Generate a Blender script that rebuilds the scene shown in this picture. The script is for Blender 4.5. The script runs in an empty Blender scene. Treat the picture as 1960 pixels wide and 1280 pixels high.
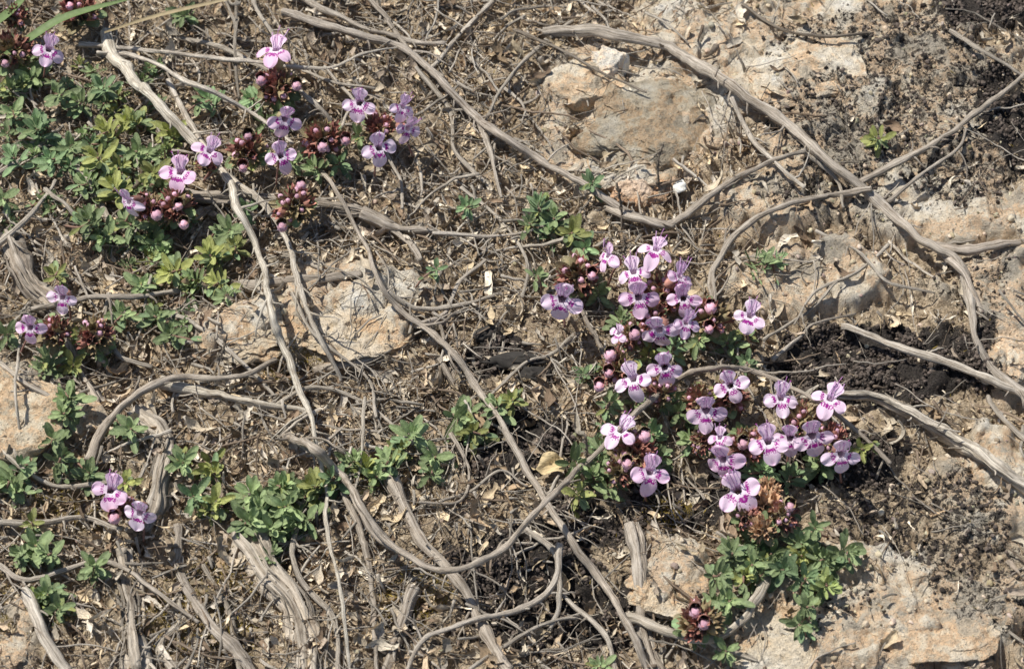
import bpy, math, numpy as np
rng=np.random.default_rng(7)
TH=math.radians(38); D=54.4
C=np.array([0,-D*math.sin(TH),D*math.cos(TH)])
RT=np.array([1.,0,0]); UP=np.array([0,math.cos(TH),math.sin(TH)]); FW=np.array([0,math.sin(TH),-math.cos(TH)])
BACK=-FW
scene=bpy.context.scene
scene.view_settings.view_transform='Standard'; scene.view_settings.look='None'; scene.view_settings.exposure=0
# ---------------- noise
TAB=rng.random((256,256))
def vn(x,y,s=0):
    x=np.asarray(x,float)+s*17.31; y=np.asarray(y,float)+s*9.77
    xi=np.floor(x).astype(int); yi=np.floor(y).astype(int); fx=x-xi; fy=y-yi
    fx=fx*fx*(3-2*fx); fy=fy*fy*(3-2*fy)
    a=TAB[xi&255,yi&255];b=TAB[(xi+1)&255,yi&255];c=TAB[xi&255,(yi+1)&255];d=TAB[(xi+1)&255,(yi+1)&255]
    return (a*(1-fx)+b*fx)*(1-fy)+(c*(1-fx)+d*fx)*fy
def fbm(x,y,o=4,s=0):
    r=0;a=.5;t=0
    for i in range(o):
        r=r+a*vn(x*2**i,y*2**i,s+i*3.3); t+=a; a*=.5
    return r/t
def ss(a,b,x):
    t=np.clip((x-a)/(b-a),0,1); return t*t*(3-2*t)
def proj(x,y,z=0):
    dx=x-C[0];dy=y-C[1];dz=z-C[2]
    f=dy*FW[1]+dz*FW[2]; u=dy*UP[1]+dz*UP[2]
    return 980+dx/f*1960/.36, 640-u/f*1960/.36
# ---------------- masks in photo layout (baked to ground)
ROCK=[(1230,240,170,150),(1560,150,150,120),(1700,40,260,70),(1450,400,110,60),(1640,1180,360,120),(1900,950,110,150),(1930,650,70,120),(1500,120,420,110),
 (660,610,170,80),(30,790,90,120),(30,1240,60,70),(1290,1120,90,70),(1850,420,180,60),(560,640,160,60),(1900,540,90,60),(1560,540,150,60),(1580,230,90,80),(1700,300,220,160)]
BLACK=[(1700,690,200,85,1.),(1900,30,110,50,.9),(1930,250,60,90,.85),(1500,150,60,40,.55),(1720,230,260,180,.52),(1600,400,150,70,.45),(1860,560,120,60,.42),(1780,120,160,110,.53),
 (990,870,140,60,.92),(1020,1120,160,110,.9),(1180,1170,90,80,.75),(1570,880,160,65,.85),(1760,1010,190,110,.54),(1880,1150,110,120,.46),(1400,1200,70,60,.45),  # includes a painted shadow patch beneath the right-hand flowers
 (950,690,80,40,.85),(1330,960,130,55,.8),(1120,1020,110,55,.75),(1820,330,160,80,.53),(1640,120,200,90,.46),(1450,1180,200,80,.42),(820,1190,100,60,.45)]
MOSS=[(370,1200,120,60),(560,700,60,40),(790,1150,70,50),(120,980,110,40),(40,1170,90,60),(460,1090,90,50),(1280,990,60,30)]
def emask(L,px,py,seed):
    n=fbm(px/60,py/60,4,seed)-.5
    m=np.zeros_like(px)
    for e in L:
        k=e[4] if len(e)>4 else 1.
        r=np.sqrt(((px-e[0])/e[2])**2+((py-e[1])/e[3])**2)+n*1.1
        m=np.maximum(m,k*ss(1.25,.75,r))
    return m
def masks(x,y):
    px,py=proj(x,y); 
    return emask(ROCK,px,py,1),emask(BLACK,px,py,2),emask(MOSS,px,py,3)
def height(x,y):
    r,b,m=masks(x,y)
    h=.7*(fbm(x*.22,y*.22,3,5)-.5)+.35*(fbm(x*.9,y*.9,3,6)-.5)
    rough=(fbm(x*3,y*3,4,7)-.5)
    rid=np.abs(fbm(x*4.5,y*4.5,3,8)-.5)
    h=h+(1-r)*(.48*rough+.38*rid)+ r*(.20+.24*rough)
    h=h+b*.22*(fbm(x*6,y*6,3,9)-.4)
    q=fbm(x*.8+3,y*.8,2,11); q2=fbm(x*1.3,y*1.3+7,3,12); q3=fbm(x*2.1,y*2.1+2,3,13)
    h=h+r*(.16*ss(.47,.51,q)+.12*ss(.5,.53,q2)+.07*ss(.5,.52,q3))
    return h
gx=np.arange(-13,13.001,.04); gy=np.arange(-10.5,12.5,.04)
far=np.array([.4,1,2,4,8,16,32,64,128,256,500])
X1=np.concatenate([gx[0]-far[::-1],gx,gx[-1]+far]); Y1=np.concatenate([gy[0]-far[::-1],gy,gy[-1]+far])
XX,YY=np.meshgrid(X1,Y1); HH=height(XX,YY)
nf=len(far); HI=HH[nf:-nf,nf:-nf]
def Tz(x,y):
    fx=np.clip((np.asarray(x)-gx[0])/.04,0,len(gx)-1.01); fy=np.clip((np.asarray(y)-gy[0])/.04,0,len(gy)-1.01)
    i=fx.astype(int); j=fy.astype(int); a=fx-i; b=fy-j
    return (HI[j,i]*(1-a)+HI[j,i+1]*a)*(1-b)+(HI[j+1,i]*(1-a)+HI[j+1,i+1]*a)*b
K=9
HS=HI.copy()
for _ in range(3):
    HS=(HS+np.roll(HS,K,0)+np.roll(HS,-K,0)+np.roll(HS,K,1)+np.roll(HS,-K,1))/5
def TzS(x,y):
    i=np.clip(((x-gx[0])/.04),0,len(gx)-1).astype(int) if not np.isscalar(x) else int(min(max((x-gx[0])/.04,0),len(gx)-1))
    j=np.clip(((y-gy[0])/.04),0,len(gy)-1).astype(int) if not np.isscalar(y) else int(min(max((y-gy[0])/.04,0),len(gy)-1))
    return HS[j,i]
def G(px,py,h=0.,smooth=True):
    d=FW+RT*((px-980)/1960*.36)+UP*((640-py)/1960*.36)
    z=h
    for _ in range(9):
        t=(C[2]-z)/(-d[2]); p=C+d*t
        zz=(TzS(float(p[0]),float(p[1])) if smooth else float(Tz(p[0],p[1])))+h
        z=.5*z+.5*zz
    return np.array([p[0],p[1],z])
# ---------------- mesh helpers
class Acc:
    def __init__(s): s.V=[];s.Q=[];s.T=[];s.pc=[];s.col=[];s.n=0
    def add(s,V,Q=None,T=None,pc=None,col=(1,1,1)):
        V=np.asarray(V,float).reshape(-1,3); m=len(V)
        s.V.append(V)
        if Q is not None and len(Q): s.Q.append(np.asarray(Q)+s.n)
        if T is not None and len(T): s.T.append(np.asarray(T)+s.n)
        s.pc.append(V if pc is None else np.asarray(pc,float).reshape(-1,3))
        c=np.asarray(col,float)
        s.col.append(np.tile(c,(m,1)) if c.ndim==1 else c)
        s.n+=m
def build(name,acc,mat,parent=None,smooth=True):
    if acc.n==0: return None
    V=np.concatenate(acc.V); pc=np.concatenate(acc.pc); col=np.concatenate(acc.col)
    Q=np.concatenate(acc.Q) if acc.Q else np.zeros((0,4),int)
    T=np.concatenate(acc.T) if acc.T else np.zeros((0,3),int)
    me=bpy.data.meshes.new(name)
    me.vertices.add(len(V)); me.vertices.foreach_set('co',V.astype(np.float32).ravel())
    L=np.concatenate([Q.ravel(),T.ravel()]).astype(np.int32)
    me.loops.add(len(L)); me.loops.foreach_set('vertex_index',L)
    st=np.concatenate([np.arange(len(Q))*4,len(Q)*4+np.arange(len(T))*3]).astype(np.int32)
    me.polygons.add(len(st)); me.polygons.foreach_set('loop_start',st)
    me.update(calc_edges=True)
    me.polygons.foreach_set('use_smooth',np.full(len(st),smooth))
    a=me.attributes.new('pc','FLOAT_VECTOR','POINT'); a.data.foreach_set('vector',pc.astype(np.float32).ravel())
    a=me.attributes.new('col','FLOAT_COLOR','POINT'); a.data.foreach_set('color',np.hstack([col,np.ones((len(col),1))]).astype(np.float32).ravel())
    me.validate()
    me.materials.append(mat)
    o=bpy.data.objects.new(name,me); scene.collection.objects.link(o)
    if parent: o.parent=parent
    return o
def gridfaces(nr,nc,wrap=False):
    i=np.arange(nr-1)[:,None]; j=np.arange(nc if wrap else nc-1)[None,:]
    a=i*nc+j; b=i*nc+(j+1)%nc
    return np.stack([a,b,b+nc,a+nc],-1).reshape(-1,4)
def scatter(acc,V,Q,T,P,R,S,col,pcs=None):
    m=len(P); n=len(V)
    S=np.asarray(S); 
    if S.ndim==1: S=S[:,None].repeat(3,1)
    W=np.einsum('mij,mnj->mni',R,V[None]*S[:,None,:])+P[:,None,:]
    off=(np.arange(m)*n)[:,None,None]
    pc=np.tile(V,(m,1))+ (rng.random((m,1,3))*50).repeat(n,1).reshape(-1,3) if pcs is None else pcs
    cc=np.repeat(col,n,0)
    acc.add(W.reshape(-1,3),(Q[None]+off).reshape(-1,4) if Q is not None and len(Q) else None,(T[None]+off).reshape(-1,3) if T is not None and len(T) else None,pc,cc)
def rotm(az,tilt,roll):
    ca,sa=np.cos(az),np.sin(az);ct,st=np.cos(tilt),np.sin(tilt);cr,sr=np.cos(roll),np.sin(roll)
    m=len(az);Z=np.zeros(m);O=np.ones(m)
    A=np.array([[ca,-sa,Z],[sa,ca,Z],[Z,Z,O]]).transpose(2,0,1)
    B=np.array([[O,Z,Z],[Z,ct,-st],[Z,st,ct]]).transpose(2,0,1)
    Cc=np.array([[cr,Z,sr],[Z,O,Z],[-sr,Z,cr]]).transpose(2,0,1)
    return A@B@Cc
def nrm(v): v=np.asarray(v,float); return v/(np.linalg.norm(v)+1e-9)
def frame(z,up):
    z=nrm(z); x=nrm(np.cross(up,z)); y=np.cross(z,x); return np.stack([x,y,z],1)
def catmull(P,step=.08):
    P=np.asarray(P,float); Q=np.vstack([2*P[0]-P[1],P,2*P[-1]-P[-2]]); out=[]
    for i in range(1,len(Q)-2):
        n=max(2,int(np.linalg.norm(Q[i+1][:3]-Q[i][:3])/step)); t=np.linspace(0,1,n,endpoint=False)[:,None]
        a,b,c,d=Q[i-1],Q[i],Q[i+1],Q[i+2]
        out.append(.5*((2*b)+(-a+c)*t+(2*a-5*b+4*c-d)*t**2+(-a+3*b-3*c+d)*t**3))
    out.append(Q[-2:-1]); return np.vstack(out)
def tube(acc,P,R,sides=8,col=(1,1,1),rough=0.,pcr=1.,seed=None,flute=0.):
    P=np.asarray(P,float); n=len(P); R=np.broadcast_to(np.asarray(R,float),(n,)).copy()
    if seed is None: seed=rng.random()*100
    t=np.gradient(P,axis=0); t/=np.linalg.norm(t,axis=1)[:,None]+1e-9
    u=np.cross(t[0],[0,0,1.]); 
    if np.linalg.norm(u)<.1: u=np.cross(t[0],[1.,0,0])
    u=nrm(u); U=[u]
    for i in range(1,n):
        u=u-t[i]*np.dot(u,t[i]); u=nrm(u); U.append(u)
    U=np.array(U); W=np.cross(t,U)
    L=np.concatenate([[0],np.cumsum(np.linalg.norm(np.diff(P,axis=0),axis=1))])
    a=np.arange(sides)/sides*2*np.pi
    AA,LL=np.meshgrid(a,L)
    rr=R[:,None]*np.ones((1,sides))
    if rough>0:
        rm=max(R.mean(),.02)
        ca=np.cos(AA)*1.3+seed; sa=np.sin(AA)*1.3+LL*.06/rm
        rr=rr*(1+rough*((fbm(ca+LL*.7,sa*1.6,3,seed%7)-.5)*2.2+(vn(LL/rm*.35+seed,seed+0*LL)-.5)*.8))
        kn=np.zeros(n)
        for _ in range(int(L[-1]/.9)): kn+=np.exp(-((L-rng.uniform(0,L[-1]))/(rm*1.2))**2)*rng.uniform(.1,.65)
        rr=rr*(1+rough*kn[:,None])
    if flute>0:
        f=fbm(np.cos(AA)*3.2+seed+LL*.12,np.sin(AA)*3.2+LL*.16,3,seed%5)
        rr=rr*(1-flute*ss(.56,.40,f))
    V=P[:,None,:]+rr[...,None]*(np.cos(AA)[...,None]*U[:,None,:]+np.sin(AA)[...,None]*W[:,None,:])
    pc=np.stack([np.cos(AA)*pcr+seed,np.sin(AA)*pcr,LL],-1).reshape(-1,3)
    V=V.reshape(-1,3); Q=gridfaces(n,sides,True)
    m=len(V)
    V=np.vstack([V,P[0]-t[0]*R[0]*.3,P[-1]+t[-1]*R[-1]*.3]); pc=np.vstack([pc,pc[0],pc[-1]])
    j=np.arange(sides)
    T=np.vstack([np.stack([(j+1)%sides,j,np.full(sides,m)],1),np.stack([(n-1)*sides+j,(n-1)*sides+(j+1)%sides,np.full(sides,m+1)],1)])
    acc.add(V,Q,T,pc,col)
# ---------------- materials
def mat(name,rough=.8):
    m=bpy.data.materials.new(name); m.use_nodes=True; nt=m.node_tree; b=nt.nodes['Principled BSDF']; b.inputs['Roughness'].default_value=rough
    b.inputs['Specular IOR Level'].default_value=.25
    return m,nt,b
def N(nt,t,**k):
    n=nt.nodes.new(t)
    for a,v in k.items(): setattr(n,a,v)
    return n
def attr(nt,n): x=N(nt,'ShaderNodeAttribute'); x.attribute_name=n; return x
def noise(nt,vec,scale,detail=4,rough=.6,dist=0.):
    n=N(nt,'ShaderNodeTexNoise'); n.inputs['Scale'].default_value=scale;n.inputs['Detail'].default_value=detail;n.inputs['Roughness'].default_value=rough;n.inputs['Distortion'].default_value=dist
    nt.links.new(vec,n.inputs['Vector']); return n.outputs['Fac']
def ramp(nt,fac,st):
    r=N(nt,'ShaderNodeValToRGB'); e=r.color_ramp.elements
    while len(e)<len(st): e.new(.5)
    for i,(p,c) in enumerate(st):
        e[i].position=p; e[i].color=(*c,1) if not np.isscalar(c) else (c,c,c,1)
    nt.links.new(fac,r.inputs['Fac']); return r.outputs['Color']
def mix(nt,f,a,b,mode='MIX'):
    m=N(nt,'ShaderNodeMix',data_type='RGBA',blend_type=mode)
    for s,v in ((m.inputs[0],f),(m.inputs[6],a),(m.inputs[7],b)):
        if isinstance(v,bpy.types.NodeSocket): nt.links.new(v,s)
        elif np.isscalar(v): s.default_value=v
        else: s.default_value=(*v,1)
    return m.outputs[2]
def mth(nt,op,a,b=0.,cl=False):
    m=N(nt,'ShaderNodeMath',operation=op); m.use_clamp=cl
    for s,v in ((m.inputs[0],a),(m.inputs[1],b)):
        if isinstance(v,bpy.types.NodeSocket): nt.links.new(v,s)
        else: s.default_value=v
    return m.outputs[0]
def bump(nt,b,h,strength=.5,dist=.05):
    n=N(nt,'ShaderNodeBump'); n.inputs['Strength'].default_value=strength; n.inputs['Distance'].default_value=dist
    nt.links.new(h,n.inputs['Height']); nt.links.new(n.outputs[0],b.inputs['Normal'])
def mapping(nt,vec,sc):
    n=N(nt,'ShaderNodeMapping'); n.inputs['Scale'].default_value=sc; nt.links.new(vec,n.inputs['Vector']); return n.outputs[0]
def sep(nt,c):
    n=N(nt,'ShaderNodeSeparateColor'); nt.links.new(c,n.inputs[0]); return n.outputs
def rock_color(nt,v):
    big=noise(nt,v,.8,6,.7); c=ramp(nt,big,[(.3,(.50,.45,.37)),(.42,(.68,.59,.46)),(.475,(.88,.64,.42)),(.525,(.90,.78,.60)),(.66,(.98,.93,.82))])
    fine=noise(nt,v,6,6,.75); c=mix(nt,.85,c,ramp(nt,fine,[(.3,.5),(.5,1.),(.7,1.2)]),'MULTIPLY')
    f2=noise(nt,v,28,3,.7); c=mix(nt,ramp(nt,f2,[(.58,0.),(.66,.65)]),c,(.16,.13,.10))
    return c,fine,f2
mg,nt,b=mat('ground_soil_rock',.95)
v=N(nt,'ShaderNodeTexCoord').outputs['Object']; ms=sep(nt,attr(nt,'col').outputs['Color'])
n1=noise(nt,v,1.1,6,.7); n2=noise(nt,v,9,6,.75); n3=noise(nt,v,30,4,.7)
soil=ramp(nt,n2,[(.3,(.16,.125,.087)),(.43,(.42,.335,.24)),(.54,(.68,.565,.42)),(.7,(.88,.77,.61))])
soil=mix(nt,.7,soil,ramp(nt,n1,[(.3,(.78,.72,.65)),(.6,(1.2,1.15,1.05))]),'MULTIPLY')
soil=mix(nt,.6,soil,ramp(nt,n3,[(.35,.5),(.6,1.25)]),'MULTIPLY')
rc,rf,rf2=rock_color(nt,v)
c=mix(nt,ms[0],soil,rc)
s1=noise(nt,v,6.,9,.85,.3); s1=mth(nt,'ADD',s1,mth(nt,'MULTIPLY',ms[1],.36))
blk=ramp(nt,s1,[(.685,0.),(.71,1.)])
bc=ramp(nt,n3,[(.35,(.018,.016,.015)),(.7,(.12,.10,.085))])
c=mix(nt,blk,c,bc)
c=mix(nt,mth(nt,'MULTIPLY',ms[2],ramp(nt,n2,[(.45,0.),(.55,.7)])),c,(.28,.20,.05))
nt.links.new(c,b.inputs['Base Color'])
hh=mth(nt,'ADD',n2,mth(nt,'ADD',mth(nt,'MULTIPLY',n3,.5),mth(nt,'MULTIPLY',blk,.2)))
bump(nt,b,hh,1.,.13)
mr,nt,b=mat('limestone',.9); v=N(nt,'ShaderNodeTexCoord').outputs['Object']
oi=N(nt,'ShaderNodeObjectInfo'); va=N(nt,'ShaderNodeVectorMath',operation='ADD'); nt.links.new(v,va.inputs[0]); nt.links.new(oi.outputs['Location'],va.inputs[1]); v=va.outputs[0]
rc,rf,rf2=rock_color(nt,v)
rc=mix(nt,1.,rc,attr(nt,'col').outputs['Color'],'MULTIPLY')
sp=noise(nt,v,6,9,.85); rc=mix(nt,ramp(nt,sp,[(.595,0.),(.62,.9)]),rc,(.08,.07,.06))
nt.links.new(rc,b.inputs['Base Color']); bump(nt,b,mth(nt,'ADD',rf,mth(nt,'MULTIPLY',rf2,.4)),1.,.16)
mb,nt,b=mat('weathered_bark',.85); pc=attr(nt,'pc').outputs['Vector']; col=attr(nt,'col').outputs['Color']
st=noise(nt,mapping(nt,pc,(2.6,2.6,.7)),1.,7,.72,.3); st2=noise(nt,mapping(nt,pc,(7,7,2.2)),1.,5,.78); bl=noise(nt,mapping(nt,pc,(.8,.8,2.4)),1.,6,.78)
c=ramp(nt,st,[(.32,(.18,.15,.12)),(.42,(.52,.465,.395)),(.52,(.78,.725,.64)),(.70,(.93,.89,.82))])
c=mix(nt,.65,c,ramp(nt,st2,[(.38,.4),(.56,1.14)]),'MULTIPLY'); c=mix(nt,.8,c,ramp(nt,bl,[(.34,(.42,.37,.32)),(.46,(.92,.9,.87)),(.62,(1.16,1.15,1.14))]),'MULTIPLY')
c=mix(nt,1.,c,col,'MULTIPLY'); nt.links.new(c,b.inputs['Base Color']); bump(nt,b,mth(nt,'ADD',st,mth(nt,'MULTIPLY',st2,.8)),.9,.05)
ml,nt,b=mat('dry_litter',.85); pc=attr(nt,'pc').outputs['Vector']; col=attr(nt,'col').outputs['Color']
n=noise(nt,mapping(nt,pc,(8,2,8)),2.,4,.7); nt.links.new(mix(nt,.9,col,ramp(nt,n,[(.3,.5),(.6,1.25)]),'MULTIPLY'),b.inputs['Base Color']); bump(nt,b,n,.6,.03)
mlf,nt,b=mat('thyme_leaf',.55); pc=attr(nt,'pc').outputs['Vector']; col=attr(nt,'col').outputs['Color']
n=noise(nt,pc,5,3,.6); sp=N(nt,'ShaderNodeTexVoronoi'); sp.inputs['Scale'].default_value=22; nt.links.new(pc,sp.inputs['Vector'])
c=mix(nt,.6,col,ramp(nt,n,[(.3,.6),(.65,1.3)]),'MULTIPLY')
c=mix(nt,ramp(nt,sp.outputs['Distance'],[(.14,.6),(.30,0.)]),c,(.54,.58,.46))
nt.links.new(c,b.inputs['Base Color'])
bump(nt,b,sp.outputs['Distance'],.35,.02)
def translucent(nt,b,c,f):
    tr=N(nt,'ShaderNodeBsdfTranslucent'); nt.links.new(c,tr.inputs['Color']); mx=N(nt,'ShaderNodeMixShader'); mx.inputs[0].default_value=f
    nt.links.new(b.outputs[0],mx.inputs[1]); nt.links.new(tr.outputs[0],mx.inputs[2]); nt.links.new(mx.outputs[0],nt.nodes['Material Output'].inputs[0])
translucent(nt,b,c,.12)
mp,nt,b=mat('thyme_petal',.6); pc=attr(nt,'pc').outputs['Vector']; ms=sep(nt,attr(nt,'col').outputs['Color'])
base=ramp(nt,ms[2],[(0.,(.90,.62,.80)),(.5,(.93,.71,.86)),(1.,(.95,.80,.91))])
vn_=noise(nt,mapping(nt,pc,(10,3,1)),1.,3,.6); base=mix(nt,.35,base,ramp(nt,vn_,[(.35,(.84,.76,.86)),(.6,(1.04,1.04,1.04))]),'MULTIPLY')
base=mix(nt,ms[1],base,(.94,.88,.91))
s=noise(nt,mapping(nt,pc,(7,5,1)),1.,3,.6,.4)
sp=ramp(nt,mth(nt,'ADD',s,mth(nt,'MULTIPLY',ms[0],.41)),[(.77,0.),(.81,1.)])
c=mix(nt,sp,base,(.38,.02,.29)); nt.links.new(c,b.inputs['Base Color'])
bump(nt,b,vn_,.25,.02); translucent(nt,b,c,.2)
def simple(name,rough,s0,spread=.8,scale=9):
    m,nt,b=mat(name,rough); pc=attr(nt,'pc').outputs['Vector']; col=attr(nt,'col').outputs['Color']
    n=noise(nt,pc,scale,4,.7); nt.links.new(mix(nt,spread,col,ramp(nt,n,s0),'MULTIPLY'),b.inputs['Base Color']); bump(nt,b,n,.4,.02); return m
mcal=simple('thyme_calyx',.6,[(.3,.4),(.65,1.5)]); mbud=simple('thyme_bud',.8,[(.3,.6),(.65,1.2)],.8,14)
mst=simple('thyme_stem',.7,[(.3,.6),(.65,1.3)]); mhair=simple('plant_hair',.6,[(0,1.),(1,1.)]); mblk=simple('lichen_crust_and_shade',.9,[(.3,.4),(.7,2.0)]); mgr=simple('grass_blade',.5,[(.3,.8),(.7,1.2)])
mpeb=simple('pebble_stone',.9,[(.3,.6),(.7,1.25)],.9,5)
# ---------------- ground mesh
A=Acc(); R_,B_,M_=masks(XX,YY)
A.add(np.stack([XX,YY,HH],-1),gridfaces(*XX.shape),None,None,np.stack([R_,B_,M_],-1).reshape(-1,3)); build('ground',A,mg)
import bmesh
def ico(sub):
    bm=bmesh.new(); bmesh.ops.create_icosphere(bm,subdivisions=sub,radius=1.); V=np.array([v.co[:] for v in bm.verts]); T=np.array([[v.index for v in f.verts] for f in bm.faces]); bm.free(); return V,T
def lump(sub,amp,seed,fr=1.6,flat=0):
    V,T=ico(sub); r=1+amp*((fbm(V[:,0]*fr+seed+V[:,2],V[:,1]*fr+V[:,2]*fr*.8,4,seed%5)-.5)*2)
    V=V*r[:,None]
    if flat:
        rs=np.random.default_rng(int(seed*10)) 
        for _ in range(flat):
            n=nrm(rs.normal(size=3)); d=V@n; V=V-np.maximum(d-.72,0)[:,None]*n*.85
    return V,T
def rock(px,py,rx,ry,hz,tint,seed,h=-.08):
    V,T=lump(6,.5,seed,1.7,8); P=G(px,py,0); 
    V[:,2]=np.sign(V[:,2])*np.abs(V[:,2])**.5
    V=V*np.array([rx/100,ry/100*1.2,hz]); V[:,2]+=.14*(fbm(V[:,0]*3,V[:,1]*3,5,seed%4)-.5)+.06*ss(.5,.53,fbm(V[:,0]*1.6+9,V[:,1]*1.6,4,seed%3))+.04*ss(.5,.52,fbm(V[:,0]*3+9,V[:,1]*3,3,seed%3))
    a=Acc(); a.add(V,None,T,None,tint); o=build('limestone_rock',a,mr); o.location=P+np.array([0,0,h])
rock(1255,240,150,125,.36,(.64,.63,.60),1.3)
rock(1120,160,90,70,.32,(1.05,1.02,.97),2.1)
rock(1165,135,42,36,.58,(1.5,1.6,1.75),3.7)
rock(1560,130,120,90,.16,(1.08,1.06,1.03),4.2); rock(1225,360,60,40,.2,(1.05,.88,.78),7.3)
rock(660,620,130,65,.10,(1.0,.93,.84),8.8); rock(480,640,90,55,.12,(.9,.85,.78),9.1)
rock(25,790,95,95,.32,(1.,.98,.93),10.2); rock(160,800,50,45,.2,(1.05,1.,.94),17.2); rock(20,1220,50,60,.26,(1,.98,.95),11.9)
rock(1290,1120,85,55,.12,(1,.94,.86),12.3); rock(1500,1230,170,70,.13,(1.,.96,.9),14.6); rock(1780,1210,110,60,.13,(1.03,.98,.92),13.8)
rock(1940,690,40,50,.22,(1.2,1.2,1.2),15.1)
for (x,y,rx,ry,s) in ((935,640,34,22,21),(990,690,60,26,22),(1020,720,40,20,23)):
    V,T=lump(4,.7,s,4.,14); P=G(x,y,.12); a=Acc(); a.add(V*np.array([rx/100,ry/100,.2]),None,T,None,(.05,.045,.04)); o=build('dark_stone',a,mpeb); o.location=P
def scat_pts(n,wfun):
    out=[];tot=0
    while tot<n:
        x=rng.uniform(-12,12,n*2); y=rng.uniform(-9,11,n*2); px,py=proj(x,y)
        r,bk,m=emask(ROCK,px,py,1),emask(BLACK,px,py,2),emask(MOSS,px,py,3)
        k=rng.random(n*2)<wfun(px,py,r,bk,m); out.append(np.stack([x[k],y[k]],1)); tot+=k.sum()
    return np.vstack(out)[:n]
def openness(px,py):
    d=(px-1350)/420+.0*py
    return ss(-.6,1.,d)
A=Acc(); 
pts=scat_pts(7000,lambda px,py,r,bk,m:(.25+.3*openness(px,py))*(1-.7*bk))
for k in range(5):
    V,T=lump(2,.3,30+k,1.8,5); q=pts[k::5]; m=len(q); s=.014+.055*rng.random(m)**5
    S=s[:,None]*rng.uniform(.6,1.3,(m,3)); base=np.array([[.60,.50,.37]])*rng.uniform(.4,1.3,(m,1))+rng.uniform(-.03,.03,(m,3))
    scatter(A,V,None,T,np.column_stack([q,Tz(q[:,0],q[:,1])+s*.2]),rotm(rng.random(m)*6.3,rng.normal(0,.3,m),rng.normal(0,.3,m)),S,np.clip(base,.02,.85))
build('gravel',A,mpeb,smooth=False)
A=Acc(); pts=scat_pts(17000,lambda px,py,r,bk,m:np.clip(bk,0,1)**3.2)
n_=fbm(pts[:,0]*2.6,pts[:,1]*2.6,3,4); pts=pts[n_>.46]
for k in range(4):
    V,T=lump(1,.4,40+k,2.5); q=pts[k::4]; m=len(q); s=.014+.036*rng.random(m)**1.8
    scatter(A,V,None,T,np.column_stack([q,Tz(q[:,0],q[:,1])+s*.3+.05*rng.random(m)**2]),rotm(rng.random(m)*6.3,rng.normal(0,.5,m),rng.normal(0,.5,m)),s[:,None]*rng.uniform(.6,1.4,(m,3)),np.array([[.075,.06,.05]])*rng.uniform(.25,2.1,(m,1)))
build('black_lichen_and_shade',A,mblk,smooth=False)  # lichen grains, also darkening the painted shadow under the flowers
A=Acc(); pts=scat_pts(5000,lambda px,py,r,bk,m:m*.9+.004)
V=np.array([[-.5,0,0],[.5,0,0],[.3,.1,.6],[-.3,.1,.6],[0,.4,1.]]);Q=np.array([[0,1,2,3]]);T=np.array([[3,2,4]]); m=len(pts)
scatter(A,V,Q,T,np.column_stack([pts,Tz(pts[:,0],pts[:,1])]),rotm(rng.random(m)*6.3,rng.normal(0,.5,m),rng.normal(0,.5,m)),np.column_stack([np.full(m,.02),rng.uniform(.05,.12,m),rng.uniform(.06,.15,m)]),np.array([[.34,.25,.05]])*rng.uniform(.4,1.4,(m,1)))
build('moss',A,mst)
def dens(px,py,r,bk,m):
    o=openness(px,py); d=(1-.72*o)*(1-.78*r)*(1-.75*bk)
    return np.clip(d,.03,1)
def strip(L,W,curl,twist,seed,nr=9,nc=4):
    t=np.linspace(0,1,nr)[:,None]; u=np.linspace(-1,1,nc)[None]
    w=W*np.sin(np.pi*np.clip(t*.92+.05,0,1))**.5*(1+.35*np.sin(t*11+seed*2))
    x=u*w+.04*np.sin(t*14+seed+u*2); z=curl*(t-.5)**2*L+ .6*W*u**2; y=(t-.5)*L+0*u; a=twist*(t-.5)
    X=x*np.cos(a)-z*np.sin(a); Z=x*np.sin(a)+z*np.cos(a)
    X=X+.22*L*np.sin(t*3+seed)*(t)
    return np.stack([X,y,Z],-1).reshape(-1,3),gridfaces(nr,nc)
A=Acc(); pts=scat_pts(26000,dens); PAL=np.array([(.65,.55,.41),(.50,.39,.27),(.78,.69,.55),(.28,.20,.135),(.62,.55,.45),(.67,.54,.36),(.43,.35,.27),(.45,.33,.21)])
for k in range(16):
    V,Q=strip(1.,rng.choice([.025,.04,.06,.1,.16]),rng.uniform(-1.2,1.6),rng.uniform(-2,2),k); q=pts[k::16]; m=len(q); s=.09+.50*rng.random(m)**2.5
    col=PAL[rng.integers(0,8,m)]*rng.uniform(.5,1.2,(m,1))
    scatter(A,V,Q,None,np.column_stack([q,Tz(q[:,0],q[:,1])+rng.random(m)*.14+.01]),rotm(rng.random(m)*6.3,rng.normal(0,.4,m),rng.normal(0,.8,m)),s,col)
build('leaf_litter',A,ml)
A=Acc(); pts=scat_pts(5400,dens)
for q in pts:
    L=.25+2.0*rng.random()**2.2; a=rng.normal(-.9,.9) if rng.random()<.5 else rng.random()*6.3; n=int(max(4,L/.12)); 
    kink=np.cumsum(rng.normal(0,.15,n)); aa=a+kink; st=L/n
    x=q[0]+np.cumsum(np.cos(aa))*st; y=q[1]+np.cumsum(np.sin(aa))*st; z=TzS(x,y)+.06+.22*rng.random()+np.linspace(-1,1,n)*rng.normal(0,.1)
    r=(.008+.030*rng.random()**2.8)*np.linspace(1,.55,n); g=rng.uniform(.55,1.15); cc=np.array([1,.97,.93])*g
    if rng.random()<.22: cc=np.array([.6,.5,.42])*g
    tube(A,np.stack([x,y,z],1),r,6,cc,.35,.5)
build('twig_litter',A,mb)
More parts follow.
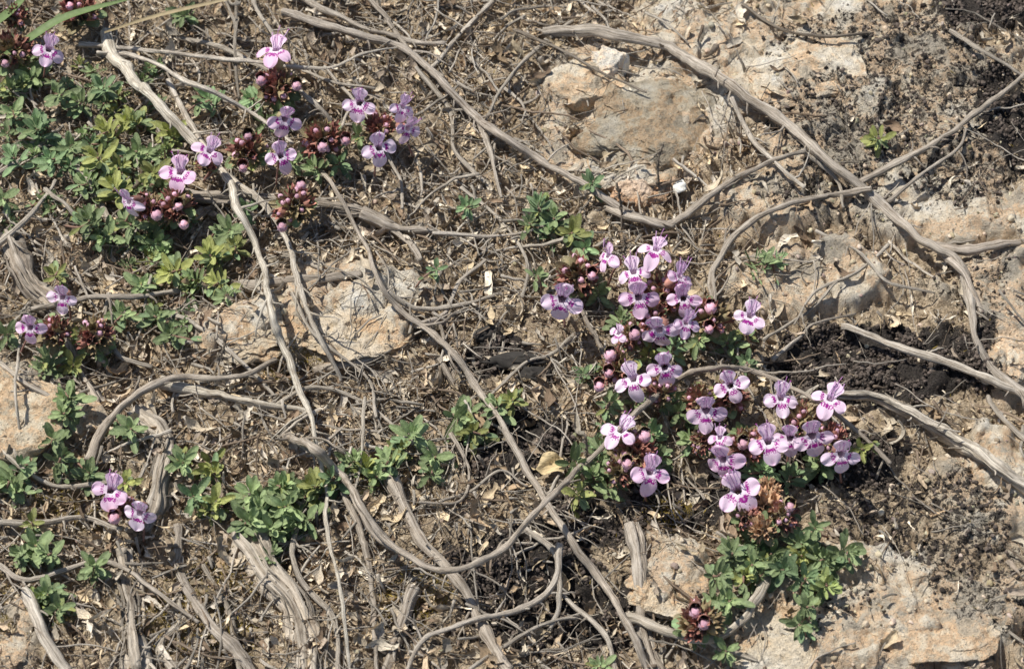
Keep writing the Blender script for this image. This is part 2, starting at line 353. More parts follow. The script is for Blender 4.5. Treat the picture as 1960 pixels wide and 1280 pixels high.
# ---------------- traced twigs, plus one dark strip for a crevice
TW=[
([(1040,62),(1160,62),(1290,95),(1400,165),(1500,240),(1600,320),(1690,390),(1760,455),(1830,500),(1855,560),(1870,640),(1900,710),(1975,765)],25,14,.45,(.8,.76,.72)),
([(1650,350),(1720,310),(1800,265),(1870,215),(1975,130)],13,9,.4,(.72,.68,.64)),
([(1700,385),(1770,330),(1835,285),(1850,250)],9,6,.35,(.72,.68,.64)),
([(1780,470),(1850,475),(1980,462)],16,14,.3,(.75,.7,.66)),
([(1800,480),(1850,530),(1880,600)],14,10,.3,(.75,.7,.66)),
([(540,20),(640,55),(760,90),(850,160),(900,215),(960,260),(1040,310),(1110,350),(1200,405),(1290,430)],18,11,.5,(.76,.72,.69)),
([(960,-10),(890,60),(820,135)],13,8,.35,(.9,.87,.84)),
([(185,100),(260,108),(380,165),(480,215),(560,275)],11,8,1.0,(1.1,1.07,1.03)),
([(205,60),(225,120),(300,190),(370,270),(430,340),(460,400),(490,490),(515,580),(545,660),(585,760),(605,830),(620,930),(630,1040),(655,1150),(665,1290)],21,6,.85,(1.1,1.08,1.02)),
([(420,330),(480,370),(540,440),(575,550),(610,640),(650,730)],13,8,.65,(.98,.95,.9)),
([(320,155),(370,250),(440,350),(490,390)],15,11,.6,(1.,.96,.92)),
([(600,310),(640,360),(690,450),(720,530),(760,590),(820,630),(870,680),(910,740),(960,810),(1010,900),(1060,980),(1100,1040),(1150,1110),(1200,1200),(1240,1290)],7,15,.55,(.82,.77,.72)),
([(545,830),(600,850),(650,900),(690,970),(740,1035),(820,1082),(900,1085),(970,1050),(1040,960),(1120,890),(1210,800),(1290,730),(1370,705),(1450,712),(1560,765),(1640,825),(1705,885)],15,8,1.15,(.78,.73,.68)),
([(545,830),(570,845),(640,890),(690,975),(740,1040),(830,1085)],14,9,.55,(.7,.65,.6)),
([(350,375),(440,378),(560,388),(680,405),(760,440),(800,500)],26,12,.4,(.8,.76,.72)),
([(690,408),(760,440),(830,445)],26,18,.35,(.8,.76,.72)),
([(150,85),(300,98),(480,118),(620,130),(690,105),(770,92)],11,5,.9,(1.05,1.02,.98)),
([(170,880),(205,810),(260,755),(350,722),(460,715),(525,690)],16,10,.65,(.76,.71,.66)),
([(300,738),(400,752),(500,772),(590,790)],20,12,.35,(1.1,1.07,1.)),
([(470,1030),(520,1105),(570,1170),(590,1290)],44,58,.12,(.84,.80,.75)),
([(235,1050),(245,1150),(268,1290)],40,50,.12,(.8,.76,.71)),
([(250,790),(315,850),(305,930),(285,1010)],42,28,.2,(.84,.8,.75)),
([(10,460),(50,540),(110,600),(130,680),(190,780)],46,32,.15,(.78,.73,.68)),
([(-10,470),(40,430),(110,350)],15,8,.5,(.85,.82,.78)),
([(60,590),(150,573),(240,568),(345,560)],12,10,.6,(.8,.76,.72)),
([(1615,620),(1700,660),(1800,690),(1900,730),(1975,755)],15,14,.4,(1.,.97,.93)),
([(1560,755),(1660,758),(1740,790),(1830,840),(1900,890),(1980,945)],17,32,.35,(1.08,1.05,1.)),
([(1358,590),(1370,510),(1430,432),(1500,392),(1600,372),(1670,365)],18,11,.4,(.74,.7,.66)),
([(1160,395),(1250,430),(1290,428),(1350,380),(1410,340),(1500,300),(1545,290)],16,10,.4,(.74,.7,.66)),
([(1400,190),(1440,265),(1490,318),(1540,362)],12,7,.4,(.95,.92,.88)),
([(915,225),(942,300),(960,378)],13,7,.35,(.9,.86,.82)),
([(740,900),(780,980),(820,1040),(880,1110),(920,1190),(975,1290)],25,17,.3,(.8,.75,.7)),
([(655,940),(695,1020),(708,1120),(722,1290)],12,8,.3,(.76,.72,.68)),
([(770,1290),(820,1225),(900,1190),(1000,1165),(1060,1120),(1072,1040)],10,12,.4,(.88,.84,.8)),
([(1215,1010),(1230,1100),(1238,1200),(1262,1290)],30,24,.15,(.8,.76,.72)),
([(1200,1180),(1330,1225),(1400,1200),(1440,1150),(1475,1100)],18,15,.4,(.92,.88,.82)),
([(1340,1215),(1380,1240),(1450,1265)],10,7,.35,(.92,.88,.82)),
([(600,705),(680,697),(750,672)],16,10,.15,(.85,.8,.74)),
([(460,548),(540,542),(620,532),(690,520)],22,13,.12,(.76,.72,.68)),
([(455,-10),(450,90),(458,190)],8,7,.9,(.6,.57,.53)),
([(40,1135),(80,1200),(135,1290)],20,18,.4,(1.05,1.02,.98)),
([(340,1000),(350,1120),(410,1200),(480,1290)],16,19,.2,(.76,.72,.68)),
([(830,447),(950,450),(1020,440)],8,6,.4,(1.,.96,.92)),
([(85,365),(130,400),(170,445)],12,9,.6,(.8,.77,.73)),
([(0,695),(60,740),(160,800)],9,8,.4,(1.,.96,.92)),
([(985,60),(1080,100),(1150,140),(1235,178)],8,5,.5,(.5,.46,.42)),
([(560,-10),(650,30),(760,75),(850,80)],14,10,.35,(.76,.72,.68)),
([(700,-10),(760,60),(800,110),(850,150)],12,10,.35,(.7,.66,.62)),
([(1100,40),(1020,100),(960,170),(930,230)],10,7,.35,(.8,.77,.73)),
([(1820,60),(1890,105),(1975,160)],10,8,.3,(.72,.69,.65)),
([(1420,10),(1490,55),(1580,70),(1660,62)],9,6,.3,(.42,.38,.34)),  # dark strip for a crevice, its shade put into the tube colour
([(-10,1000),(80,1000),(160,990),(230,1010)],12,8,.35,(.9,.87,.83)),
([(210,560),(200,620),(230,680),(290,700)],10,8,.4,(.72,.69,.65)),
([(800,620),(850,600),(880,540),(930,500)],10,6,.35,(.88,.84,.8)),
([(840,690),(870,740),(850,640),(830,600)],12,8,.2,(.6,.56,.52)),
([(1480,690),(1530,650),(1560,620),(1640,600)],8,6,.3,(.78,.74,.7)),
([(1100,560),(1120,610),(1150,660),(1170,700)],10,8,.25,(.6,.56,.52)),
([(860,830),(900,900),(880,960),(800,960)],8,6,.3,(.85,.81,.77)),
([(1890,760),(1920,800),(1975,850)],12,10,.25,(.8,.77,.73)),
([(1540,290),(1600,345),(1610,400)],10,6,.3,(.74,.71,.67)),
([(600,900),(560,1080),(640,1180),(650,1290)],9,10,.3,(.8,.77,.73)),
([(900,1280),(980,1230),(1060,1190),(1140,1180)],10,8,.3,(.76,.73,.69)),
([(790,1130),(770,1200),(740,1290)],21,23,.12,(.76,.72,.68)),
([(0,1080),(60,1110),(200,1075),(300,1130),(380,1190)],9,7,.35,(.85,.81,.77)),
([(390,1080),(440,1180),(460,1290)],11,10,.2,(.6,.57,.53)),
([(640,250),(600,200),(540,150),(420,90),(280,60)],11,8,.6,(.78,.75,.71)),
([(800,130),(860,210),(870,290),(930,350)],10,7,.3,(.76,.73,.69)),
([(330,600),(400,640),(460,690),(530,760)],11,8,.3,(.82,.79,.75)),([(0,860),(50,900),(120,930),(230,920)],10,7,.35,(.9,.87,.82)),
([(520,780),(600,740),(700,770),(790,850)],8,6,.35,(.92,.89,.84)),([(700,760),(690,880),(670,960)],7,5,.5,(.92,.89,.84)),
([(1000,1010),(1060,1060),(1070,1150),(1050,1200)],12,8,.4,(.82,.79,.75)),([(1460,650),(1540,600),(1600,540)],8,5,.3,(.82,.79,.75)),
([(40,640),(30,740),(40,860)],6,5,.6,(1.05,1.02,.97)),([(130,300),(190,380),(230,470)],14,9,.3,(.76,.73,.69)),([(0,330),(60,290),(120,240)],11,8,.3,(.74,.71,.67)),
([(740,560),(800,590),(880,585),(960,560)],13,8,.25,(.82,.79,.75)),([(880,360),(960,420),(1010,500),(1000,570)],8,6,.3,(.82,.79,.75)),
([(1100,640),(1050,680),(1000,700),(930,760)],9,6,.3,(.82,.79,.75)),([(360,1180),(300,1240),(330,1290)],15,18,.15,(.82,.79,.75)),
([(1180,1290),(1160,1220),(1100,1160),(1060,1120)],10,8,.35,(.82,.79,.75)),
([(620,130),(700,220),(760,330),(770,400)],8,6,.4,(.9,.87,.83)),([(560,560),(600,640),(700,720),(720,800)],8,6,.4,(.9,.87,.83)),
([(480,-10),(520,60),(560,120),(640,160),(720,170)],9,6,.5,(.85,.82,.78)),([(840,960),(900,940),(960,900),(1010,930)],7,5,.3,(.9,.87,.83)),
([(1700,470),(1640,520),(1560,560),(1520,620)],8,5,.3,(.85,.82,.78)),([(1560,440),(1640,480),(1700,540),(1790,560)],7,5,.3,(.85,.82,.78)),
]
for pts_,w0,w1,h,tone in TW:
    P=[]; nP=len(pts_); thick=max(w0,w1)>25
    for i,(x,y) in enumerate(pts_):
        hh_=h*(1+.35*math.sin(i*2.1+x*.01)); 
        if h>.5 and (i==0 or i==nP-1): hh_*=.4
        P.append(G(x,y,hh_*.8))
    P=catmull(P,.045); n=len(P)
    s_=rng.random()*50; w=(w0+w1)/2/100
    jit=min(.045,w*.35); L=np.arange(n)*.045
    for ax_ in range(3):
        P[:,ax_]+=(fbm(L*1.3+s_+ax_*30,L*0+s_,3)-.5)*jit*(3 if ax_<2 else 2)+(np.interp(L,np.sort(np.append(rng.uniform(0,L[-1],max(2,int(L[-1]/.9))),[0,L[-1]])),rng.normal(0,1,max(2,int(L[-1]/.9))+2)))*jit*.45
    R=np.linspace(w0,w1,n)/200*(1+.25*(fbm(L*.8+s_,L*0+3,2)-.5)*2)
    a=Acc()
    tube(a,P,R,30 if thick else (16 if w>.15 else 10),np.array(tone)*(.92 if thick else 1.),.6 if thick else .38,1.3 if w>.15 else .8,s_,.55 if thick else .12)
    if thick:
        for _ in range(16):
            i0=rng.integers(0,max(1,n//2)); i1=i0+rng.integers(n//5,n//2); an=rng.uniform(0,6.3); off=np.array([math.cos(an),math.sin(an)*.5,abs(math.sin(an))*.8])*R.mean()*1.0
            seg=P[i0:i1:3]+off+rng.normal(0,.008,(len(P[i0:i1:3]),3)); 
            if len(seg)>4: tube(a,seg,np.sin(np.linspace(.3,2.9,len(seg)))*rng.uniform(.012,.034),8,np.array(tone)*rng.uniform(.45,1.25),.4,.6)
    nb=int(n*.045/.5)
    for _ in range(nb):
        if rng.random()<.3 : continue
        i=rng.integers(2,n-2); t=nrm(P[i+1]-P[i-1]); side=nrm(np.cross(t,[0,0,1]))*(1 if rng.random()<.5 else -1)
        d=nrm(t*rng.uniform(.3,1)+side*rng.uniform(.4,1)+np.array([0,0,rng.uniform(-.3,.4)])); L_=rng.uniform(.06,.4)*(1 if rng.random()<.6 else 2.6)
        k=7; pp=[P[i]]; 
        for j in range(k): d=nrm(d+rng.normal(0,.2,3)+np.array([0,0,-.05])); pp.append(pp[-1]+d*L_/k)
        r0=min(R[i]*.5,.03); tube(a,np.array(pp),np.linspace(r0,r0*.4,k+1),6,tone,.3,.5)
        if L_>.5:
            d2=nrm(d+rng.normal(0,.6,3)); tube(a,np.array([pp[3],pp[3]+d2*L_*.2,pp[3]+d2*L_*.4+rng.normal(0,.02,3)]),[r0*.6,r0*.45,r0*.25],5,tone,.3,.5)
    build('woody_stem' if max(w0,w1)>=22 else 'dry_twig',a,mb)
# ---------------- templates for plants
def leafT(L=1.,W=.21,fold=.35,bend=.3,nr=9,nc=5):
    t=np.linspace(0,1,nr)[:,None]; u=np.linspace(-1,1,nc)[None]
    w=W*np.sqrt(np.clip(1-((t-.56)/.47)**2,0,1))*(.35+.65*ss(0,.42,t)); w=np.where(t<.06,W*.2,w)
    x=u*w; y=t*L+0*u; z=np.abs(u)*w*fold+bend*(t**2)*L*.5
    return np.stack([x,y,z],-1).reshape(-1,3),gridfaces(nr,nc)
LEAVES=[leafT(W=w,fold=f,bend=b_) for w,f,b_ in ((.19,.35,-.1),(.21,.3,-.3),(.16,.5,.2),(.19,.25,-.4),(.18,.45,.1))]
class Plant:
    def __init__(s,c): s.c=c; s.leaf=Acc();s.stem=Acc();s.pet=Acc();s.stam=Acc();s.cal=Acc();s.bud=Acc();s.hair=Acc()
PL=[Plant(c) for c in [(250,250),(560,250),(330,480),(90,630),(80,880),(230,980),(90,1110),(530,960),(860,820),(1070,430),(1240,620),(1230,860),(1500,840),(1490,1080),(1675,265),(1470,505),(890,395),(835,515),(345,25)]]
def plant(px,py): return min(PL,key=lambda p:(p.c[0]-px)**2+(p.c[1]-py)**2)
def place_leaf(acc,base,dirv,up,L,col,ti=None,wide=1.):
    V,Q=LEAVES[rng.integers(0,5) if ti is None else ti]
    y=nrm(dirv); x=nrm(np.cross(y,up)); z=np.cross(x,y); M=np.stack([x,y,z],1)
    W=(V*np.array([L*wide,L,L]))@M.T+base
    cc=np.tile(np.asarray(col,float),(len(V),1)); mid=np.abs(V[:,0])<.01; cc[mid]*=1.25; cc[~mid]*=.97
    acc.add(W,Q,None,V*1.+rng.random(3)*40,cc)
GREEN=np.array([.235,.30,.14])
def gcol():
    g=GREEN*rng.uniform(.7,1.35); 
    if rng.random()<.14: g=g*np.array([1.35,1.12,.8])
    if rng.random()<.25: g=g*np.array([.88,1.,1.05])
    return g
def shoot(px,py,r,h=.5,narrow=1.,pairs=None,lean=None):
    p=plant(px,py); P=G(px,py,h)
    ax=nrm(np.array([rng.normal(0,.35),-.4+rng.normal(0,.3),1.])) if lean is None else nrm(lean)
    s=r/50.; K=pairs or rng.integers(7,10); F=frame(ax,np.array([0,1.,0])); a0=rng.random()*6.3
    g0=gcol()
    for k in range(K):
        f=k/(K-1); el=math.radians(8+70*f**1.0); L=s*(.25*(1-f)**.7+.17)
        for sd in range(2):
            a=a0+k*1.57+sd*3.14+rng.normal(0,.2); e=el+rng.normal(0,.14)
            rad=F@np.array([math.cos(a),math.sin(a),0.])
            d=rad*math.cos(e)+ax*math.sin(e)
            place_leaf(p.leaf,P+ax*(f-.7)*.46*s+rad*.02,d,ax,L*rng.uniform(.85,1.15),g0*rng.uniform(.85,1.15)*(.8+.5*f),None,narrow)
    base=G(px+rng.normal(0,20),py+rng.normal(0,14)+h*30,.02,False)
    m=(P+base)/2+np.array([rng.normal(0,.08),rng.normal(0,.08),.05])
    tube(p.stem,catmull([base,m,P-ax*.05],.08),.022,6,(.26,.16,.12))
    for sd in range(4):
        a=rng.random()*6.3; d=np.array([math.cos(a),math.sin(a),rng.uniform(-.1,.4)]); place_leaf(p.leaf,m+(P-m)*rng.random()*.6,d,np.array([0,0,1.]),s*rng.uniform(.25,.36),gcol()*.85)
SH=[(60,150,48),(20,170,45),(195,165,42),(70,245,55),(150,195,40),(205,250,50),(250,235,48),(185,300,52),(135,280,40),(262,290,45),(325,250,42),(400,190,45),(25,215,42),(25,300,42),(95,305,42),(220,360,50),(165,350,44),(170,420,42),(250,430,44),(200,455,42),(300,465,42),(325,520,50),(400,485,46),(415,540,38),(370,535,42),(270,545,38),(440,440,40),(325,385,36),(105,525,34),(300,605,38),(325,640,38),(235,600,38),(480,190,36),(540,215,36),(352,30,38),(290,330,40),(230,320,40),(110,180,40),(5,380,36),(50,120,38),(470,400,34),(450,470,34),(600,320,36),(650,310,36),(560,310,34),(690,260,30),(510,230,34),
(155,640,40),(190,665,38),(90,690,46),(128,760,44),(15,640,38),(100,840,44),(118,875,42),(170,905,38),(250,820,40),(15,920,48),(70,1045,52),(180,1080,38),(90,1135,44),(110,1165,42),(40,1060,36),(60,1000,25),(140,700,36),(240,925,32),(120,790,34),(40,890,36),(30,940,34),(90,1060,36),
(400,895,46),(370,950,42),(412,960,38),(350,885,38),(480,945,52),(540,935,50),(570,995,48),(520,1010,52),(600,930,46),(635,915,40),(478,995,44),(545,970,46),(520,1060,32),(700,895,46),(740,880,44),(790,830,46),(830,875,44),(880,800,46),(905,825,44),(950,775,38),(980,765,32),(500,970,44),(580,950,44),(720,910,36),(680,880,34),
(1030,395,40),(1060,415,42),(1095,445,42),(1135,350,34),(1120,475,36),(1030,525,26),(890,395,28),(835,515,24),(1015,425,30),
(1145,560,36),(1190,610,36),(1250,830,38),(1300,790,38),(1150,855,38),(1105,890,42),(1135,910,40),(1105,945,36),(1390,655,38),(1565,880,42),(1515,910,36),(1290,760,36),(1340,650,36),(1170,770,34),(1420,830,36),(1460,900,34),(1320,840,36),(1220,760,34),(1600,850,34),(1650,860,30),(1430,690,32),(1290,660,36),(1240,680,36),(1170,930,36),(1260,880,36),
(1400,1055,38),(1425,1100,42),(1380,1100,36),(1480,1060,42),(1535,1040,44),(1580,1070,42),(1625,1055,46),(1545,1105,40),(1500,1090,40),(1395,1150,40),(1545,1160,36),(1530,1195,34),(1585,1120,36),(1390,1245,30),(1450,1040,38),(1560,1010,30),(1145,1272,30),(1340,1210,36),(1440,1080,36),
(1675,265,36)]
for x,y,r in SH:
    shoot(x,y,r*1.15,rng.uniform(.35,.65))
    if r>36: shoot(x+rng.normal(0,24),y+rng.normal(0,18),r*.8,rng.uniform(.2,.4))
for x,y in ((1465,510),(1490,500),(1450,495)): shoot(x,y,46,.35,.45,5,(.5,.2,1))
for _ in range(60):
    x,y=[(rng.uniform(0,330),rng.uniform(120,470)),(rng.uniform(180,460),rng.uniform(380,620)),(rng.uniform(1090,1640),rng.uniform(560,900)),(rng.uniform(1390,1600),rng.uniform(1030,1130))][rng.choice(4,p=[.5,.2,.15,.15])]
    if 1090<x<1640 and y<900 and (y-560)<(x-1400)*.8: continue
    shoot(x,y,rng.uniform(24,36),.25)
def calyxT():
    ns=20; rows=[(0,.02),(.03,.06),(.10,.092),(.20,.092),(.27,.085)]
    V=[];
    for z,r in rows:
        for j in range(ns):
            a=j/ns*2*np.pi; rr=r*(1+.08*math.cos(a*10)); V.append((rr*math.cos(a),rr*math.sin(a),z))
    for j in range(ns):
        a=j/ns*2*np.pi; k=[0,.5,1.,.5][j%4]; V.append(((.082+.015*k)*math.cos(a),(.082+.015*k)*math.sin(a),.28+.10*k))
    return np.array(V),gridfaces(6,ns,True)
CV,CQ=calyxT()
IV,IT=ico(2); IV3,IT3=ico(3)
def hairs(acc,cen,M,rad,n,L,col=(.75,.68,.70)):
    d=rng.normal(size=(n,3)); d/=np.linalg.norm(d,axis=1)[:,None]
    P=(d*rad)@M.T+cen; dn=d@M.T; s=np.cross(dn,rng.normal(size=(n,3))); s/=np.linalg.norm(s,axis=1)[:,None]
    w=.0032; a=P-s*w; b2=P+s*w; c2=P+dn*L*rng.uniform(.5,1.1,(n,1))
    V=np.stack([a,b2,c2],1).reshape(-1,3); acc.add(V,None,np.arange(n*3).reshape(-1,3),V,col)
def calyx(p,base,d,s=1.,dried=False):
    M=frame(d,rng.normal(size=3)); c=np.array([.36,.18,.14])*rng.uniform(.55,1.35)
    if rng.random()<.45: c=np.array([.30,.25,.14])*rng.uniform(.7,1.3)
    if dried: c=np.array([.52,.36,.22])*rng.uniform(.6,1.3)
    V=CV*s; cols=np.tile(c,(len(V),1)); cols[-20:]*=np.array([1.3,1.1,1.1])
    p.cal.add(V@M.T+base,CQ,None,CV+rng.random(3)*30,cols)
    hairs(p.hair,base+nrm(d)*.15*s,M,np.array([.085,.085,.15])*s,34,.05*s,(.7,.62,.6))
def budball(p,pos,d,r):
    M=frame(d,rng.normal(size=3)); c=np.array([.72,.43,.53])*rng.uniform(.7,1.2)
    V=IV3.copy(); V*=(1+.05*np.cos(np.arctan2(V[:,1],V[:,0])*4)*np.abs(V[:,2]))[:,None]; V=V*np.array([r,r,r*1.25])
    p.bud.add(V@M.T+pos,None,IT3,V*3+rng.random(3)*30,c); hairs(p.hair,pos,M,np.array([r,r,r*1.25]),90,r*.3,(.8,.66,.72))
def head(px,py,r,h=.85,dried=False,nc=None):
    p=plant(px,py); P=G(px,py,h); s=r/45.
    ax=nrm(np.array([rng.normal(0,.2),-.3+rng.normal(0,.15),1.])); F=frame(ax,np.array([0,1.,0]))
    n=nc or 22
    for i in range(n):
        f=(i+.5)/n; el=math.asin(1-f*1.1); a=i*2.4+rng.normal(0,.2)
        d=F@np.array([math.cos(a)*math.cos(el),math.sin(a)*math.cos(el),math.sin(el)])
        cs=s*rng.uniform(.75,1.1); b0=P-ax*.18*s+d*.12*s
        calyx(p,b0,nrm(d+ax*.45),cs,dried)
        if rng.random()<.28 and not dried: budball(p,b0+nrm(d+ax*.45)*.27*cs,d,.055*s*rng.uniform(.8,1.25))
    for i in range(10):
        a=i*.63+rng.normal(0,.2); rad=F@np.array([math.cos(a),math.sin(a),0]); c=np.array([.30,.25,.14])*rng.uniform(.7,1.2) if rng.random()<.35 else gcol()
        place_leaf(p.leaf,P-ax*(.2+.08*(i%2))*s,rad+ax*rng.uniform(-.05,.5),ax,rng.uniform(.38,.55)*s,c,None,1.35)
    b0=G(px+rng.normal(0,10),py+h*45,.0,False)
    tube(p.stem,catmull([b0,(b0+P)/2+np.array([rng.normal(0,.08),0,.0]),P-ax*.15],.08),.032,8,(.30,.16,.13),.15)
    hairs(p.hair,(b0+P)/2,np.eye(3),np.array([.03,.03,.25]),60,.04,(.6,.52,.5))
    return P
HD=[(28,95,44),(150,20,46),(30,30,30),(532,162,44),(472,285,42),(615,265,46),(562,392,44),(333,392,40),(285,395,34),(1108,525,46),(1360,605,44),(1185,700,38),(1212,640,32),(1212,858,46),(1190,895,34),(1340,1185,42),(1500,985,32),(1430,985,30),(1430,850,40),(105,632,36),(182,640,38),(228,965,32),(725,240,36),(1395,755,38),(1540,800,38),(1335,760,32),(1268,560,44),(1240,600,38),(1262,745,32),(395,310,24),(1590,840,36),(1345,840,28)]
for x,y,r in HD: head(x,y,r)
for x,y,r in ((1468,965,42),(1455,1010,30),(1470,935,28)): head(x,y,r,.8,True,16)
for x,y in [(500,155),(568,165),(618,282),(662,270),(465,322),(540,435),(576,356),(300,412),(342,395),(352,430),(134,12),(10,122),(475,262),(270,388),(1215,640),(1168,680),(1165,715),(1147,740),(1234,835),(1205,842),(1200,888),(1133,528),(1360,590),(1357,630),(1512,970),(1330,1172),(1347,1195),(219,992),(1422,850)]:
    p=plant(x,y); P=G(x,y,1.05); budball(p,P,BACK+np.array([0,-.2,.0]),rng.uniform(.08,.12)); calyx(p,P-nrm(BACK+np.array([0,-.5,0]))*.28,BACK,1.15)
# ---------------- flowers
def lobe(acc,M,P,s,ang,r0,L,W,zf,spot,white,rnd,notch=0.,nc=11,nr=13,seed=0):
    t=np.sin(np.linspace(0,1,nr)*np.pi/2)[:,None]; u=np.linspace(-1,1,nc)[None]
    w=W*(.52+.48*ss(0,.6,t))*np.where(t>.55,np.sqrt(np.clip(1-((t-.55)/.45)**2,0,1)),1.)
    rr=r0+t*L-notch*L*np.exp(-(u/.35)**2)*t**4
    d=np.array([math.sin(ang),math.cos(ang)]); e=np.array([math.cos(ang),-math.sin(ang)])
    x=d[0]*rr+e[0]*u*w; y=d[1]*rr+e[1]*u*w
    rip=.028*np.sin(u*4+seed+t*3)*t
    z=zf(t)+.20*w*(u**2)*(1-1.6*t)+rip
    V=(np.stack([x,y,z+0*u],-1).reshape(-1,3)*s)@M.T+P
    sp=(np.exp(-((t-.30)/.20)**2)*(1-.3*np.abs(u))*spot+0*u)
    wh=np.clip(white*(1-t*2.0),0,1)+0*u
    col=np.stack([sp,wh,np.full_like(sp,rnd)],-1).reshape(-1,3)
    pc=np.stack([np.abs(u)*(w/W)*1.,t*1.6+0*u,np.full_like(sp,seed)],-1).reshape(-1,3)
    acc.add(V,gridfaces(nr,nc),None,pc,col)
def flower(px,py,w,roll=0.,yaw=0.,pitch=0.,h=1.15):
    p=plant(px,py); P=G(px,py,h); s=w/100.*1.07
    z=nrm(BACK+RT*(math.tan(yaw)+rng.normal(0,.22))+UP*(math.tan(pitch)+rng.normal(0,.16)))
    a=roll+rng.normal(0,.16); up=UP*math.cos(a)+RT*math.sin(a); M=frame(z,up); rnd=rng.random(); sd=rng.random()*60
    j=lambda q: rng.normal(0,q)
    rc=rng.uniform(.02,.26); rc2=rng.uniform(.05,.4)
    lobe(p.pet,M,P,s,1.85+j(.12),.075,.38*rng.uniform(.85,1.06),.17*rng.uniform(.85,1.05),lambda t:.02+.08*t-rc*t**2,1.,.6,rnd,0,seed=sd)
    lobe(p.pet,M,P,s,-1.85+j(.12),.075,.38*rng.uniform(.85,1.06),.17*rng.uniform(.85,1.05),lambda t:.024+.08*t-rc*t**2,1.,.6,rnd,0,seed=sd+1.3)
    lobe(p.pet,M,P,s,3.1416+j(.08),.075,.42*rng.uniform(.88,1.06),.185*rng.uniform(.85,1.08),lambda t:.035+.05*t-rc2*t**2,1.1,.7,rnd,.05,seed=sd+2.1)
    lobe(p.pet,M,P,s,0+j(.05),.075,.28,.20,lambda t:.03+.26*t-.08*t**2,.5,.8,rnd,.2,seed=sd+4.)
    ns=16; rows=[(.035,.135),(.0,.115),(-.07,.10),(-.2,.085),(-.36,.06),(-.48,.045)]; V=[];pc=[]
    for zz,r in rows:
        for k in range(ns):
            an=k/ns*6.2832; V.append((r*math.cos(an)*1.1,r*math.sin(an),zz)); pc.append((math.cos(an)*.4,zz,sd))
    V=np.array(V); col=np.tile(np.array([0,.45,rnd]),(len(V),1)); col[:ns,0]=.0
    p.pet.add((V*s)@M.T+P,gridfaces(6,ns,True),None,np.array(pc),col)
    base=P-z*.42*s; calyx(p,base-z*.08,z,1.25*s*1.1)
    g=G(px+rng.normal(0,8),py+55,.3); tube(p.stem,catmull([g,(g+base)/2+np.array([0,.05,0]),base-z*.06],.08),.02,6,(.28,.15,.12))
    for k in range(4):
        x0=(-.06,.06,-.03,.03)[k]; L=(.38,.36,.22,.2)[k]*rng.uniform(.7,1.1)
        q=[(x0,.04,-.08),(x0*1.3,.07,.06),(x0*1.8+j(.02),.15+j(.02),.06+L*.45),(x0*2.3+j(.03),.30+j(.04),.06+L*.8)]
        Q=(catmull(q,.05)*s)@M.T+P; tube(p.stam,Q,.0085*s*1.1,5,(.7,.45,.7))
        e=Q[-1]; V=IV*np.array([.022,.014,.014])*s; p.stam.add(V@M.T+e,None,IT,V*20,(.35,.06,.28) if rng.random()<.6 else (.5,.3,.45))
    lp=(catmull([(0,.06,0),(0,.14,.2),(0,.26,.38),(.02,.36,.46)],.06)*s)@M.T+P; tube(p.stam,lp,.008*s,5,(.55,.25,.52))
    hairs(p.hair,P-z*.18*s,M,np.array([.10,.10,.2])*s,50,.04*s,(.85,.78,.85))
FL=[(93,95,76,.1,.1,0),(528,98,84,0,0,.9),(545,228,74,.3,-.1,0),(537,298,72,-.1,.1,0),(688,197,76,.1,0,.1),(770,205,64,.2,.7,.3),(780,245,66,.1,.6,-.1),(725,283,78,0,0,0),(400,290,72,.4,.3,.3),(345,330,82,.25,-.1,.3),(248,385,66,.1,-.5,.1),(120,568,66,-.1,0,0),(58,626,66,0,0,0),(212,938,78,.3,-.1,.1),(268,980,70,.1,.1,-.2),
(1076,572,88,0,0,0),(1165,490,62,.3,-.6,.6),(1255,480,72,.5,.4,.8),(1213,522,72,-.1,-.4,.2),(1222,568,82,.1,0,0),(1300,530,70,.1,.3,.4),(1308,570,72,0,.1,-.1),(1262,630,82,0,.1,-.2),(1312,618,64,.2,.3,0),(1184,638,42,.6,-.5,.3),(1272,702,76,-.2,0,0),(1213,725,80,0,-.1,0),(1435,605,72,.2,.5,.2),(1398,737,72,-.3,.1,.1),(1352,785,80,-.1,-.1,0),(1494,762,76,-.2,0,.2),(1588,765,78,.4,.4,.6),(1470,845,80,.1,-.1,0),(1512,838,70,.3,.2,-.2),(1555,833,84,0,0,0),(1610,868,78,.2,.2,-.1),(1188,825,76,.2,-.2,.7),(1243,903,80,.1,0,0),(1384,878,80,-.1,-.1,0),(1412,938,90,-.3,0,-.1),(1378,838,50,.2,-.2,.6)]
for i,f in enumerate(FL): flower(*f,h=1.2+.1*(i%3))
for p in PL:
    e=bpy.data.objects.new('thyme_plant',None); scene.collection.objects.link(e)
    for nm,a,m_ in (('leaves',p.leaf,mlf),('stems',p.stem,mst),('corollas',p.pet,mp),('stamens',p.stam,mst),('calyces',p.cal,mcal),('buds',p.bud,mbud),('hairs',p.hair,mhair)): build(nm,a,m_,e)
A=Acc()
for pts_,w in (([(-30,60),(20,20),(60,-20)],.10),([(-10,120),(60,70),(130,30),(260,-5)],.10),([(200,62),(300,30),(420,2),(520,-20)],.05)):
    P=catmull([G(x,y,.9+.1*i) for i,(x,y) in enumerate(pts_)],.15); n=len(P); t=np.gradient(P,axis=0); s_=np.cross(t,[0,0,1.]); s_/=np.linalg.norm(s_,axis=1)[:,None]
    wv=w*np.sin(np.linspace(.5,3.0,n))[:,None]; V=np.stack([P-s_*wv,P+np.array([0,0,-.04]),P+s_*wv],1).reshape(-1,3); A.add(V,gridfaces(n,3),None,V*np.array([1,1,1]),(.15,.21,.08) if w>.06 else (.36,.29,.17))
build('grass_blade',A,mgr)
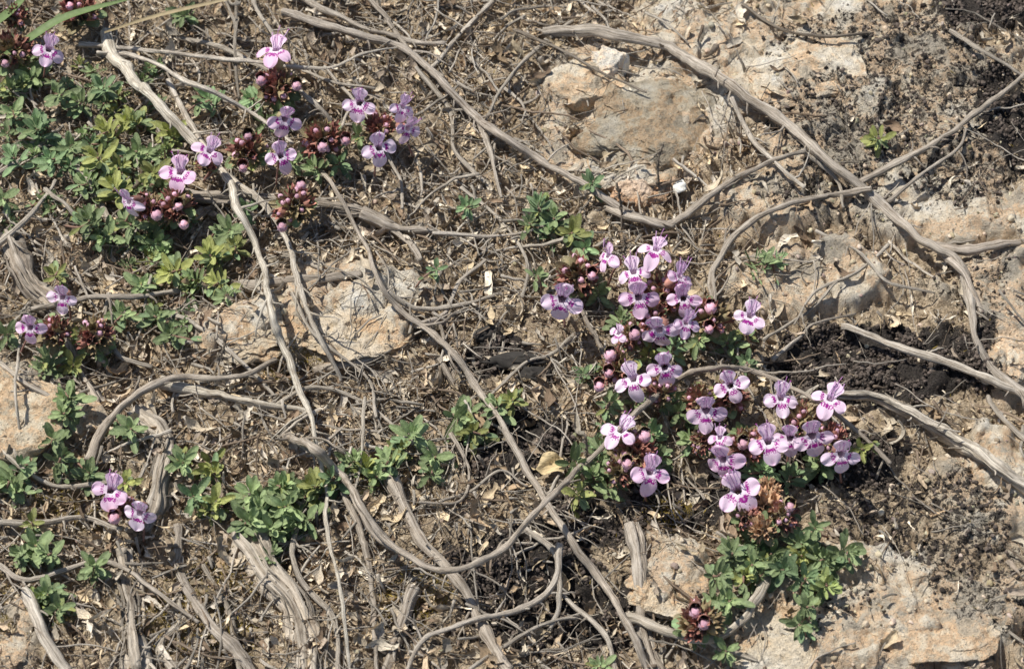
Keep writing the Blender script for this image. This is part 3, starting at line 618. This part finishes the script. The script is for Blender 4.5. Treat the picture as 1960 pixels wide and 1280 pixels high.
a=Acc(); V,Q=leafT(1.,.34,.6,.5,14,9); V[:,0]+=.06*np.sin(V[:,1]*9); V[:,2]+=.07*np.sin(V[:,0]*12+V[:,1]*7); P=G(1045,893,.28); M=frame(np.array([.5,-.2,1]),np.array([.9,.3,0])); a.add((V*.6-np.array([0,.3,0]))@M.T+P,Q,None,V,(.62,.48,.27)); build('dry_leaf',a,ml)
V,T=lump(3,.35,51,1.6,8); a=Acc(); a.add(V*np.array([.16,.17,.10]),None,T,V,(.9,.88,.8)); o=build('white_pebble',a,mpeb); o.location=G(1301,358,.2)
for (x,y,dx) in ((1270,275,-8),(1180,350,10),(435,640,-30),(1195,450,6),(1120,830,10),(550,60,5)):
    a=Acc(); b0=G(x+dx,y+90,.1); t0=G(x,y,1.0); P=catmull([b0,(b0+t0)/2+rng.normal(0,.05,3),t0],.06); tube(a,P,.022,6,(.5,.46,.42),.3,.5)
    for i in range(26):
        f=rng.uniform(.45,1.); q=P[int(f*(len(P)-1))]; d=nrm(rng.normal(size=3)+np.array([0,0,.5])); tube(a,np.array([q,q+d*.05,q+d*.09+rng.normal(0,.02,3)]),[.008,.016,.005],5,(.45,.41,.37),.2,.5)
    build('dried_stalk',a,mb)
# ---------------- light
w=bpy.data.worlds.new('World'); scene.world=w; w.use_nodes=True; nt=w.node_tree
sd=nrm(np.array([-.48,.25,1.0])); el=math.asin(sd[2]); az=math.atan2(sd[0],sd[1])
sk=nt.nodes.new('ShaderNodeTexSky'); sk.sky_type='NISHITA'; sk.sun_disc=False; sk.sun_elevation=el; sk.sun_rotation=az
nt.links.new(sk.outputs[0],nt.nodes['Background'].inputs[0]); nt.nodes['Background'].inputs[1].default_value=.09
L=bpy.data.lights.new('sun','SUN'); L.energy=5.0; L.angle=math.radians(.5); L.color=(1,.96,.885); lo=bpy.data.objects.new('sun',L); scene.collection.objects.link(lo)
from mathutils import Vector
lo.rotation_euler=Vector(sd).to_track_quat('Z','Y').to_euler(); lo.location=(0,0,30)
cd=bpy.data.cameras.new('camera'); cam=bpy.data.objects.new('camera',cd); scene.collection.objects.link(cam); scene.camera=cam
cam.location=C; cam.rotation_euler=(TH,0,0); cd.lens=100; cd.sensor_width=36; cd.clip_start=1; cd.clip_end=3000
cd.dof.use_dof=True; cd.dof.focus_distance=D-.6; cd.dof.aperture_fstop=.5
print('tris', sum(len(o.data.polygons) for o in scene.objects if o.type=='MESH'))
